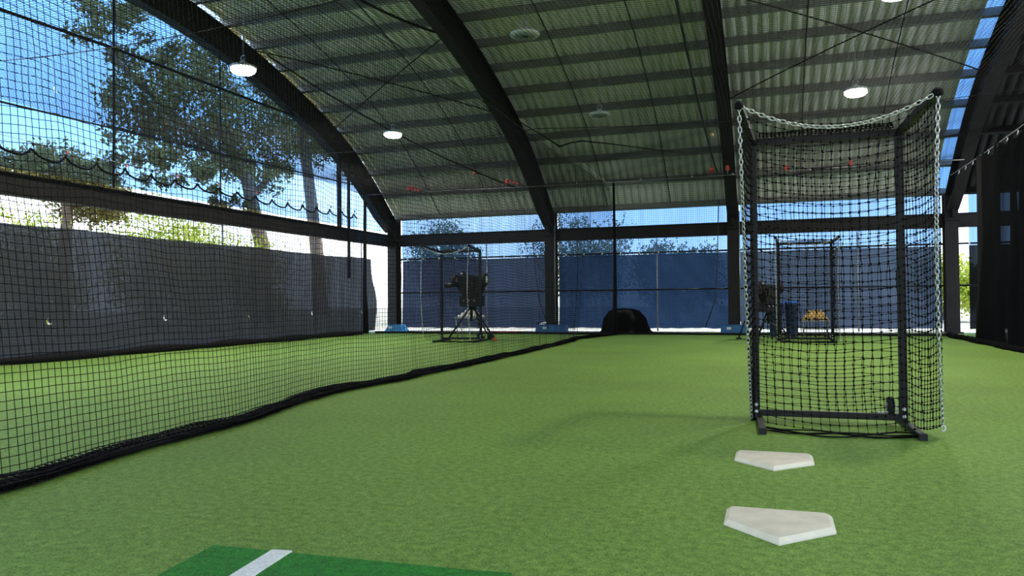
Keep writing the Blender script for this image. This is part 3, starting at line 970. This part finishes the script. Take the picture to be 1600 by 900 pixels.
def make_screen(name, label, loc, W=0.98, H=2.06, twine=0.0023, plumb=False):
    t = thing(name, label, 'net screen', loc, group='black net screens with chain-edged hoods')
    h = W / 2
    for s in (-1, 1):
        MB().bar((s * h, 0, 0.03), (s * h, 0, H), 0.05, 0.05).build('post', M_BLACK, t)
    bb = MB().bar((-h, 0, 0.065), (h, 0, 0.065), 0.04, 0.045).build('bottom_rail', M_BLACK, t)
    MB().bar((-h, 0, H), (h, 0, H), 0.05, 0.05).build('top_rail', M_BLACK, t)
    TL, TR = (-h - 0.06, -0.9, H + 0.07), (h + 0.085, -0.9, H + 0.05)
    MB().bar((-h, 0, H), TL, 0.045, 0.045).build('hood_arm', M_BLACK, t)
    MB().bar((h, 0, H), TR, 0.045, 0.045).build('hood_arm', M_BLACK, t)
    for s, yb, dx in ((-1, -0.58, 0.05), (1, -0.55, 0.03)):
        f = MB().bar((s * h, 0.40, 0.022), (s * h + dx, yb, 0.022), 0.042, 0.036).build('foot', M_BLACK, t)
        MB().box((s * h + dx, yb - 0.01, 0.022), (0.048, 0.02, 0.042)).build('end_cap', M_RUBBER, f)
        for z in (0.075, 0.125):
            MB().lathe([(0.011, -0.008), (0.014, 0), (0.009, 0.008)], (s * h, -0.03, z), 8, 'Y').build('bolt', M_ZINC, t)
    # transport wheel by the right post
    wh = link('transport_wheel', None, t, (h - 0.075, 0.06, 0.135))
    MB().lathe([(0.03, -0.022), (0.058, -0.022), (0.066, -0.012), (0.066, 0.012), (0.058, 0.022), (0.03, 0.022)], axis='X', n=18).build('tyre', M_RUBBER, wh)
    MB().lathe([(0.012, -0.03), (0.03, -0.02), (0.03, 0.02), (0.012, 0.03)], axis='X', n=12).build('hub', M_GALV, wh)
    MB().bar((h - 0.01, 0.06, 0.13), (h - 0.09, 0.06, 0.135), 0.014, 0.014).build('wheel_axle', M_ZINC, t)
    MB().bar((h - 0.16, 0.03, 0.085), (h - 0.02, 0.03, 0.11), 0.03, 0.01).build('wheel_bracket', M_GALV, t)
    # chains
    def top_chain(u):
        a, b = np.array(TL), np.array(TR)
        p = a + (b - a) * u
        return np.array([p[0], p[1], p[2] - 0.15 * 4 * u * (1 - u) - 0.02 * math.sin(PI * u)])
    cps = [tuple(top_chain(u)) for u in np.linspace(0, 1, 24)]
    LB, RB = (-h - 0.035, -0.04, 0.02), (h + 0.165, -0.42, 0.085)
    if plumb:
        LB, RB = (TL[0], TL[1] + 0.05, 0.10), (TR[0], TR[1] + 0.05, 0.10)
    def side_l(v):
        a, b = np.array(LB), np.array(TL)
        return a + (b - a) * v + np.array([0, -0.10 * math.sin(PI * v), 0])
    def side_r(v):
        a, b = np.array(RB), np.array(TR)
        return a + (b - a) * v + np.array([-0.03 * math.sin(PI * v), -0.05 * math.sin(PI * v), 0])
    for cp in (cps, [tuple(side_l(v)) for v in np.linspace(0, 1, 14)][::-1], [tuple(side_r(v)) for v in np.linspace(0, 1, 14)][::-1]):
        cp = [(p[0], p[1] - 0.008, p[2]) for p in cp]
        tag(chain_mesh(cp).build('chain', M_ZINC, t), 'zinc-plated steel chain edging the hood', kind='stuff')
    MB().tube([(RB[0] + 0.012 * math.cos(a), RB[1] - 0.02, RB[2] - 0.02 + 0.02 * math.sin(a)) for a in np.linspace(0, 2 * PI, 11)[:-1]], 0.005, 6, closed=True).build('snap_ring', M_ZINC, t)
    for tip in (TL, TR):
        MB().lathe([(0.012, -0.025), (0.03, -0.015), (0.028, 0.015), (0.01, 0.03)], tip, 10).build('arm_knot', M_NETB, t)
    # netting: back panel, front sheet, two sides, top
    nx, nz = int(W / 0.058), int(H / 0.058)
    def back(u, v):
        x = -h + 0.02 + u * (W - 0.04)
        z = 0.08 + v * (H - 0.10)
        s_ = np.sin(PI * u) * np.sin(PI * v)
        return np.stack([x + 0.012 * smooth_noise(z * 7 + x, 201), 0.02 + 0.05 * s_, z + 0.014 * smooth_noise(x * 8 + z * 3, 202) - 0.02 * np.sin(PI * u) * v], -1)
    grids = [grid_of(back, nx, nz)]
    tl, tr = np.array(TL), np.array(TR)
    def front(u, v):
        # left and right edges follow the chains, top edge the sagging chain, bottom lies on the turf
        L_ = np.array(LB)[None, None] + (tl - np.array(LB))[None, None] * v[..., None]
        L_[..., 1] -= 0.10 * np.sin(PI * v)
        R_ = np.array(RB)[None, None] + (tr - np.array(RB))[None, None] * v[..., None]
        R_[..., 0] -= 0.03 * np.sin(PI * v)
        P = L_ + (R_ - L_) * u[..., None]
        P[..., 2] -= (0.15 * 4 * u * (1 - u)) * v
        bul = np.sin(PI * u)
        P[..., 1] -= 0.22 * bul * (1 - v) ** 1.2 + 0.05 * bul * np.sin(PI * v)
        P[..., 2] -= 0.045 * bul * (1 - v)
        P[..., 0] += 0.014 * smooth_noise(v * 14 + u * 3, 203) * bul
        P[..., 2] += 0.016 * smooth_noise(u * 9 + v * 5, 204) * np.sin(PI * v) * bul
        P[..., 2] = np.maximum(P[..., 2], 0.012)
        return P
    grids.append(grid_of(front, int((W + 0.2) / 0.056), int(H / 0.056)))
    def side(sgn):
        def f(u, v):
            A = np.stack([np.full_like(u, sgn * h), np.zeros_like(u), 0.06 + v * (H - 0.06)], -1)
            lo_, hi_ = (np.array(LB), tl) if sgn < 0 else (np.array(RB), tr)
            B = lo_[None, None] + (hi_ - lo_)[None, None] * v[..., None]
            if sgn < 0:
                B[..., 1] -= 0.10 * np.sin(PI * v)
            P = A + (B - A) * u[..., None]
            P[..., 2] -= 0.05 * np.sin(PI * u)
            P[..., 2] += 0.015 * smooth_noise(u * 8 + v * 11, 205) * np.sin(PI * v)
            P[..., 0] += sgn * 0.02 * np.sin(PI * u) * np.sin(PI * v)
            P[..., 2] = np.maximum(P[..., 2], 0.012)
            return P
        return f
    for sgn in (-1, 1):
        grids.append(grid_of(side(sgn), 13, int(H / 0.055)))
    def topf(u, v):
        # slack net drooping on the top rail
        x = -h + 0.05 + u * (W - 0.1)
        y = 0.02 - v * 0.13
        z = H + 0.025 + 0.035 * np.sin(PI * v) + 0.008 * smooth_noise(u * 14 + v * 5, 206)
        return np.stack([x, y, z], -1)
    grids.append(grid_of(topf, int(W / 0.03), 8))
    tag(link('netting', net_mesh('netting', grids, twine, M_NETB, (0.2, 1, 0.1), knot=twine * 3.2), t), kind='stuff')
    # rolled slack of the front sheet on the turf
    hem = []
    for q in range(4):
        pp = []
        for i in range(26):
            u = i / 25
            pp.append((-h + 0.04 + u * (W + 0.02), -0.50 - 0.10 * math.sin(PI * u) + 0.03 * math.sin(9 * u + 2 * q) + 0.02 * q, 0.014 + 0.012 * (q % 2) + 0.006 * math.sin(13 * u + q)))
        hem.append(np.array(pp))
    V_, F_ = strands(np.array(hem), 0.006, (0, 0, 1))
    tag(link('gathered_hem', np_mesh('gathered_hem', V_, F_, M_NETB), t), kind='stuff')
    # lacing knots on posts
    return t
scr = make_screen('net_screen', 'large black net screen with chain-edged hood standing before the two plates', (0.365, 6.0, 0))
make_screen('net_screen', 'distant black net screen around the left pitching machine', (-6.77, 16.4, 0), 0.96, 2.06, 0.0013, True)
make_screen('net_screen', 'distant black net screen seen through the large front screen', (0.65, 17.4, 0), 1.04, 2.07, 0.0021, True)

# ------------------------------------------------------------------ home plates and batting mat
def plate(loc, label):
    W, D1, D2 = 0.208, 0.20, 0.235
    poly = [(-W, D2), (-W, 0.0), (0, -D1 - 0.01), (W, 0.0), (W, D2)]
    ins = 0.018
    inner = [(-W + ins, D2 - ins), (-W + ins, 0.008), (0, -D1 - 0.01 + ins * 1.3), (W - ins, 0.008), (W - ins, D2 - ins)]
    # rounded back corners
    poly = [(-W + 0.02, D2), (-W, D2 - 0.02)] + poly[1:4] + [(W, D2 - 0.02), (W - 0.02, D2)]
    inner = [(-W + 0.02 + ins * .6, D2 - ins), (-W + ins, D2 - 0.02 - ins * .6)] + inner[1:4] + [(W - ins, D2 - 0.02 - ins * .6), (W - 0.02 - ins * .6, D2 - ins)]
    t = thing('home_plate', label, 'home plate', loc)
    n = len(poly)
    mb = MB()
    for x, y in poly:
        mb.v.append((x, y, 0.0))
    for x, y in poly:
        mb.v.append((x, y, 0.008))
    for x, y in inner:
        mb.v.append((x, y, 0.022))
    for r in range(2):
        for i in range(n):
            j = (i + 1) % n
            mb.face([r * n + i, r * n + j, (r + 1) * n + j, (r + 1) * n + i])
    mb.face([i for i in range(n)][::-1])
    mb.build('bevel', M_PLATEB, t)
    mb = MB()
    mb.prism(inner, 0.006, 0.0225)
    mb.build('top', M_PLATE, t)
    return t
plate((0.01, 3.20, 0.001), 'nearer and larger-looking off-white rubber home plate on the turf')
plate((-0.007, 4.48, 0.001), 'farther off-white rubber home plate, right below the net screen')

t = thing('batting_mat', 'dark green turf batting mat at the bottom edge', 'mat', (0, 0, 0.001))
MB().prism([(-1.96, 2.352), (-1.80, 1.10), (-0.60, 1.14), (-0.82, 2.40), (-0.953, 2.385)], 0.0, 0.014).build('mat_pad', M_MAT, t)
MB().prism([(-1.713, 2.362), (-1.690, 2.15), (-1.62, 1.6), (-1.545, 1.6), (-1.614, 2.165), (-1.637, 2.372)], 0.012, 0.0185).build('white_line', M_WTURF, t)

# ------------------------------------------------------------------ pitching machines
def make_machine(name, label, loc, rz=0.0):
    t = thing(name, label, 'pitching machine', loc, rz)
    for i, (fx, fy_) in enumerate(((-0.52, -0.15), (0.62, -0.12), (0.06, 0.55))):
        l_ = MB().tube([(0.0 + 0.06 * (i - 0.5), 0, 0.78), (fx, fy_, 0.05)], [0.024, 0.02], 8).build('leg', M_BLACK, t)
        MB().lathe([(0.045, 0.0), (0.05, 0.02), (0.04, 0.06), (0.02, 0.075)], (fx, fy_, 0.002), 10).build('foot', M_ORANGE if i == 1 else M_RUBBER, l_)
    MB().tube([(0, 0, 0.45), (0, 0, 0.85)], 0.035, 10).build('centre_post', M_BLACK, t)
    MB().tube([(-0.22, 0.0, 0.40), (0.0, 0, 0.52), (0.24, 0, 0.40)], 0.012, 6).build('leg_spreader', M_GALV, t)
    b = MB().box((0.02, 0, 0.91), (0.50, 0.34, 0.24)).box((0.02, 0, 1.045), (0.42, 0.28, 0.05)).build('control_box', M_BLACK, t)
    for k in range(3):
        MB().lathe([(0.022, 0), (0.02, -0.03)], (-0.12 + 0.13 * k, -0.172, 0.93), 10, 'Y').build('dial', M_GALV, b)
    mb = MB()
    mb.bar((-0.14, 0, 1.0), (-0.40, 0, 1.36), 0.05, 0.06).build('side_arm', M_BLACK, t)
    MB().bar((0.20, 0, 1.0), (0.38, 0, 1.36), 0.05, 0.06).build('side_arm', M_BLACK, t)
    mb = MB()
    mb.v += [(x, y, z) for y in (-0.16, 0.16) for x, z in ((-0.16, 1.05), (0.22, 1.05), (0.34, 1.47), (0.10, 1.52), (-0.12, 1.53), (-0.30, 1.47))]
    n = 6
    mb.face([0, 1, 2, 3, 4, 5])
    mb.face([11, 10, 9, 8, 7, 6])
    for i in range(6):
        j = (i + 1) % 6
        mb.face([i, n + i, n + j, j])
    hs = mb.build('housing', M_BLACK, t)
    MB().box((0.0, -0.175, 1.30), (0.26, 0.03, 0.26)).build('front_panel', M_RUBBER, hs)
    for x, z in ((-0.39, 1.40), (0.36, 1.42)):
        wv = link('throwing_wheel', None, t, (x, -0.05, z))
        MB().lathe([(0.07, -0.05), (0.135, -0.048), (0.15, -0.02), (0.15, 0.02), (0.135, 0.048), (0.07, 0.05)], axis='X', n=22).build('tyre', M_RUBBER, wv)
        MB().lathe([(0.03, -0.065), (0.085, -0.052), (0.085, 0.052), (0.03, 0.065)], axis='X', n=16).build('hub', M_WHITE, wv)
    wv = link('throwing_wheel', None, t, (-0.22, -0.02, 1.55))
    MB().lathe([(0.03, -0.045), (0.07, -0.045), (0.085, -0.02), (0.085, 0.02), (0.07, 0.045), (0.03, 0.045)], axis='Y', n=20).build('tyre', M_RUBBER, wv)
    MB().lathe([(0.01, -0.055), (0.04, -0.047), (0.04, 0.047), (0.01, 0.055)], axis='Y', n=12).build('hub', M_GALV, wv)
    MB().tube([(-0.30, -0.1, 1.32), (-0.46, -0.14, 1.29), (-0.60, -0.17, 1.29)], [0.06, 0.055, 0.06], 12).build('ball_chute', M_BLACK, t)
    MB().lathe([(0.05, -0.04), (0.08, -0.04), (0.09, -0.02), (0.09, 0.02), (0.08, 0.04), (0.05, 0.04)], (0.42, 0.10, 0.093), 18, 'X').build('transport_wheel', M_RUBBER, t)
    MB().bar((0.10, 0.05, 0.55), (0.40, 0.10, 0.10), 0.025, 0.025).build('wheel_strut', M_BLACK, t)
    return t
make_machine('pitching_machine', 'black tripod pitching machine behind the distant left screen', (-6.73, 16.95, 0))
m2 = make_machine('pitching_machine', 'black pitching machine half hidden behind the front screen chain', (-0.10, 17.95, 0), 0.7)
m2.scale = (0.8, 0.8, 0.8)

# ------------------------------------------------------------------ ball stands
def ball_mesh(m):
    mb = MB()
    prof = [(0.037 * math.sin(a), -0.037 * math.cos(a)) for a in np.linspace(0.15, PI - 0.15, 7)]
    mb.lathe(prof, n=10)
    ob = mb.build('ball', m)
    COL.objects.unlink(ob)
    return ob.data
BW, BYL, BO = ball_mesh(M_BALLW), ball_mesh(M_BALLY), ball_mesh(M_BALLO)
def ball_stand(name, label, loc, w, d, z, mt):
    t = thing(name, label, 'ball stand', loc)
    for sx in (-1, 1):
        for sy in (-1, 1):
            MB().tube([(sx * w * 0.40, sy * d * 0.42, 0.0), (sx * w * 0.46, sy * d * 0.45, z)], 0.012, 6).build('leg', M_GALV, t)
    mb = MB()
    mb.box((0, 0, z), (w, d, 0.012))
    mb.build('tray', mt, t)
    for sx in (-1, 1):
        MB().box((sx * w / 2, 0, z + 0.012), (0.012, d, 0.035)).build('tray_side', mt, t)
    for sy in (-1, 1):
        MB().box((0, sy * d / 2, z + 0.012), (w, 0.012, 0.035)).build('tray_side', mt, t)
    for zz in (0.15, z * 0.6):
        mb = MB()
        mb.tube([(-w * 0.42, -d * 0.43, zz), (w * 0.42, -d * 0.43, zz), (w * 0.42, d * 0.43, zz), (-w * 0.42, d * 0.43, zz)], 0.007, 5, closed=True)
        mb.build('cross_wire', M_GALV, t)
    return t
def pile(me, loc, w, d, z, label, group, layers):
    lay = 0
    for (nx, ny) in layers:
        for i in range(nx):
            for j in range(ny):
                x = (i - (nx - 1) / 2) * 0.078
                y = (j - (ny - 1) / 2) * 0.078
                ob = link('baseball', me, None, (loc[0] + x, loc[1] + y, z + 0.044 + lay * 0.058))
                tag(ob, label, 'ball', group)
        lay += 1
ball_stand('ball_stand', 'wire ball stand with a pile of white balls behind the left machine', (-7.06, 17.75, 0), 0.74, 0.36, 0.50, M_GALV)
pile(BW, (-7.06, 17.75, 0), 0.7, 0.3, 0.50, 'white baseball piled on the wire stand behind the left machine', 'white balls on the left stand', [(8, 4), (6, 3), (4, 2)])
ball_stand('ball_stand', 'low wire ball stand with tan balls inside the distant right screen', (0.88, 18.25, 0), 0.56, 0.36, 0.40, M_GALV)
pile(BYL, (0.88, 18.25, 0), 0.5, 0.3, 0.40, 'tan ball piled on the low stand seen through the front screen', 'tan balls on the right stand', [(7, 4), (6, 4), (5, 3), (4, 2)])
tag(link('baseball', BO, None, (-1.09, 15.7, 4.16)), 'single pale orange ball caught in the ceiling net left of the front screen', 'ball')

# ------------------------------------------------------------------ things along the far wall
def bin_(loc, r, h, label):
    t = thing('blue_bin', label, 'bin', loc)
    MB().lathe([(r * 0.8, 0.0), (r * 0.84, 0.02), (r, h - 0.05), (r * 1.04, h - 0.04), (r * 1.04, h)], n=20).build('body', M_BINB, t)
    MB().lathe([(r * 1.06, h - 0.01), (r * 1.06, h + 0.02), (r * 0.9, h + 0.05), (r * 0.2, h + 0.06)], n=20).build('lid', M_BIN, t)
    MB().tube([(-r * 1.05, 0, h * 0.7), (-r * 1.2, 0, h * 0.78), (-r * 1.05, 0, h * 0.86)], 0.012, 6).build('handle', M_BIN, t)
bin_((0.06, 19.3, 0), 0.16, 0.80, 'dark bin with a bright blue lid behind the half hidden machine')
bin_((0.42, 19.35, 0), 0.15, 0.80, 'dark bin with a bright blue lid beside the tan balls, right of the other bin')

# blue pads at the column feet
def pad(loc, w, d, h, m, label, lean):
    t = thing('column_pad', label, 'pad', loc)
    mb = MB()
    a = w / 2
    b = w / 2 - lean
    mb.v += [(-a, -d / 2, 0), (a, -d / 2, 0), (a, d / 2, 0), (-a, d / 2, 0), (-b, -d / 2 + lean * .4, h), (b, -d / 2 + lean * .4, h), (b, d / 2, h), (-b, d / 2, h)]
    for q in ((0, 1, 5, 4), (1, 2, 6, 5), (2, 3, 7, 6), (3, 0, 4, 7), (4, 5, 6, 7), (3, 2, 1, 0)):
        mb.face(list(q))
    ob = mb.build('body', m, t)
    bv = ob.modifiers.new('bevel', 'BEVEL')
    bv.width = 0.02
    bv.segments = 2
    MB().box((-w * 0.18, -d / 2 - 0.004 + lean * .2, h * 0.62), (0.11, 0.006, 0.06)).build('tag', M_WHITE, t)
    MB().tube([(-b, -d / 2 + lean * .4, h), (b, -d / 2 + lean * .4, h)], 0.012, 6).build('piping', m, t)
    return t
pad((-10.98, 21.42, 0), 0.66, 0.42, 0.22, M_LBLUE, 'light blue tarp-wrapped pad at the foot of the far left column', 0.12)
pad((-6.02, 21.40, 0), 0.90, 0.40, 0.22, M_BLUE, 'long blue pad at the foot of the column beside the black mound', 0.02)
pad((-0.98, 21.40, 0), 0.70, 0.40, 0.22, M_BLUE, 'blue pad at the foot of the column left of the front screen', 0.02)
t = thing('cloth_bundle', 'small white and maroon cloth bundle lying on the long blue pad', 'cloth', (-6.33, 21.38, 0.222))
mb = MB()
mb.lathe([(0.02, 0), (0.13, 0.01), (0.12, 0.05), (0.06, 0.085), (0.01, 0.09)], n=12)
mb.build('dark_cloth', M_TARP, t)
MB().tube([(-0.02, -0.13, 0.02), (0.08, -0.11, 0.03), (0.15, -0.04, 0.06)], [0.03, 0.045, 0.03], 8).build('white_cloth', M_WHITE, t)

# black covered mound
def dome(u, v):
    a = u * 2 * PI
    prof_r = np.interp(v, [0, 0.05, 0.12, 0.45, 0.75, 0.92, 1.0], [1.10, 1.0, 0.93, 0.84, 0.62, 0.34, 0.0])
    prof_z = np.interp(v, [0, 0.05, 0.12, 0.45, 0.75, 0.92, 1.0], [0.0, 0.02, 0.08, 0.40, 0.60, 0.67, 0.69])
    rx = 0.70 + 0.03 * np.cos(3 * a) + np.where(np.cos(a) > 0, 0.09 * (1 - v) ** 3, 0)
    ry = 0.45 + 0.02 * np.sin(4 * a)
    wob = 1 + 0.025 * np.sin(9 * a) * (1 - v)
    return np.stack([prof_r * rx * np.cos(a) * wob, prof_r * ry * np.sin(a) * wob, prof_z + 0.01 * np.sin(5 * a) * (v < 0.9)], -1)
ob = cloth('covered_mound', dome, 48, 24, M_TARP)
ob.location = (-3.93, 21.3, 0.0)
tag(ob, 'rounded black tarp-covered mound on the turf at the far wall', 'tarp mound')

tag(MB().tube([(-8.0 + 0.1 * i, 21.0 + 0.06 * math.sin(i * 0.8), 0.02) for i in range(14)], 0.02, 6).build('red_hose', M_ORANGE), 'orange-red hose on the turf left of the long blue pad', 'hose')
tag(MB().tube([(1.9 + 0.1 * i, 20.5 + 0.07 * math.sin(i * 0.6), 0.02) for i in range(20)], 0.016, 6).build('red_hose', M_ORANGE), 'orange-red hose on the turf behind the right post of the front screen', 'hose')
t = thing('prop_stick', 'small black prop stick leaning beside the pad left of the front screen', 'stick', (-0.72, 18.2, 0))
MB().tube([(0.12, 0, 0.42), (-0.02, 0, 0.03)], 0.02, 6).build('stick', M_BLACK, t)
MB().box((-0.02, 0, 0.02), (0.12, 0.08, 0.035)).build('foot', M_RUBBER, t)

# white litter at the right column
tag(MB().tube([(2.9, 21.55, 0.03), (3.3, 21.6, 0.05), (3.6, 21.55, 0.04), (3.9, 21.6, 0.05)], [0.02, 0.045, 0.035, 0.03], 8).build('white_sack', M_WHITE), 'crumpled white sacking on the floor by the right column', 'sack')

# ------------------------------------------------------------------ trees outside
def tree(label, loc, trunk, blobs, nleaf, size, m, name='tree', seed=0, group=None):
    rs = np.random.default_rng(seed)
    t = thing(name, label, 'tree' if name == 'tree' else 'shrub', loc, group=group)
    mb = MB()
    for pts, r0, r1 in trunk:
        n = len(pts)
        mb.tube(pts, [r0 + (r1 - r0) * i / (n - 1) for i in range(n)], 8)
    mb.build('trunk', M_BARK, t)
    tot = sum(b[3] * b[4] * b[5] for b in blobs)
    P = []
    for b in blobs:
        k = max(30, int(nleaf * b[3] * b[4] * b[5] / tot))
        ncl = max(5, k // (110 if nleaf > 15000 else 45))
        d = rs.normal(size=(ncl, 3))
        d /= np.linalg.norm(d, axis=1, keepdims=True)
        c = d * rs.uniform(0.25, 1.0, (ncl, 1)) ** 0.6 * np.array(b[3:6]) + np.array(b[:3])
        q = c[rs.integers(0, ncl, k)] + rs.normal(size=(k, 3)) * (0.15 if nleaf > 15000 else 0.22) * min(b[3:6])
        P.append(q)
    P = np.concatenate(P)
    k = len(P)
    a = rs.normal(size=(k, 3))
    a /= np.linalg.norm(a, axis=1, keepdims=True)
    bb = np.cross(a, rs.normal(size=(k, 3)))
    bb /= np.linalg.norm(bb, axis=1, keepdims=True)
    s = size * rs.uniform(0.6, 1.3, (k, 1))
    V = np.stack([P - a * s, P + bb * s * 0.45, P + a * s, P - bb * s * 0.45], 1)
    F = np.arange(4 * k).reshape(k, 4)
    tag(link('foliage', np_mesh('foliage', V, F, m), t), kind='stuff')
    return t
tree('large dark tree filling the upper part of the blue mesh gable', (-25, 30, 0),
     [([(0, 4, 0), (0.2, 3.4, 4), (0.4, 2, 7), (0, 0, 10)], 0.45, 0.22), ([(0.4, 2, 7), (0, -3, 9.5), (0, -6, 11)], 0.22, 0.08), ([(0.3, 2.4, 6.2), (0.5, 5, 8.5)], 0.2, 0.08)],
     [(0, -2, 9.5, 3.0, 4.2, 2.4), (0, 2.5, 8.4, 2.5, 3.2, 1.8), (0, -5.5, 12.2, 2.2, 2.8, 1.4), (0, -3.5, 6.6, 2.0, 3.0, 1.1), (0, 1.5, 12.5, 2.5, 3.5, 1.8), (0, 0.5, 5.6, 1.6, 2.5, 0.9)],
     24000, 0.12, M_LEAF1, seed=3)
tree('slanting tree trunk with dark crown beyond the gable, near the far left corner', (-31, 48.5, 0),
     [([(0, 0, 0), (0, -0.3, 4), (0, -1.2, 8.7), (0, -2.2, 13.4)], 0.55, 0.34)],
     [(0, -2.2, 14.2, 3.3, 4, 2.7), (0, 3.0, 13, 3.3, 3.4, 2.4)], 20000, 0.13, M_LEAF1, seed=4)
tree('tall tree with sparse crown beyond the left end of the gable', (-36, 31.5, 0),
     [([(0, 0, 0), (0, 0.2, 5), (0, 0.5, 9)], 0.4, 0.2)],
     [(0, -0.5, 8.0, 2.6, 3.4, 1.2), (0, 2.1, 6.7, 2.0, 2.4, 1.2)], 12000, 0.13, M_LEAF1, seed=5)
for i, (x, y, h, r, lab) in enumerate([(-19, 13.4, 3.6, 1.3, 'yellow-green sunlit shrub behind the curtain at the left edge'), (-23.0, 18.9, 3.9, 1.4, 'yellow-green sunlit shrub left of the bright gap above the curtain'),
                                       (-19, 20.2, 4.1, 1.7, 'yellow-green sunlit shrub right of the bright gap above the curtain'), (-23.5, 27.5, 4.5, 1.8, 'yellow-green sunlit shrub in the middle of the gap over the curtain'),
                                       (-19, 25.2, 3.4, 1.2, 'yellow-green sunlit shrub at the right end of the gap over the curtain')]):
    tree(lab, (x, y, 0), [([(0, 0, 0), (0.05, 0.1, h * 0.5), (0, 0, h * 0.8)], 0.08, 0.03), ([(0.05, 0.1, h * 0.3), (0.2, 0.7, h * 0.75)], 0.05, 0.02)],
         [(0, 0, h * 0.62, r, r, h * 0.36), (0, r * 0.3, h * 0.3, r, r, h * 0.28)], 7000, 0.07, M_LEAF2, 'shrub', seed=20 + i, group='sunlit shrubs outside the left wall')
for i, (x, y, h, r, lab) in enumerate([(-14.5, 33, 5.0, 1.6, 'tree behind the far mesh above the left pitching machine'), (-8.2, 34, 5.0, 2.5, 'tree behind the far mesh right of the middle column'),
                                       (-3.6, 31, 3.3, 1.8, 'low rounded tree behind the far mesh above the black mound'), (6.2, 34, 2.6, 1.7, 'green bush outside the bright slot beside the right column')]):
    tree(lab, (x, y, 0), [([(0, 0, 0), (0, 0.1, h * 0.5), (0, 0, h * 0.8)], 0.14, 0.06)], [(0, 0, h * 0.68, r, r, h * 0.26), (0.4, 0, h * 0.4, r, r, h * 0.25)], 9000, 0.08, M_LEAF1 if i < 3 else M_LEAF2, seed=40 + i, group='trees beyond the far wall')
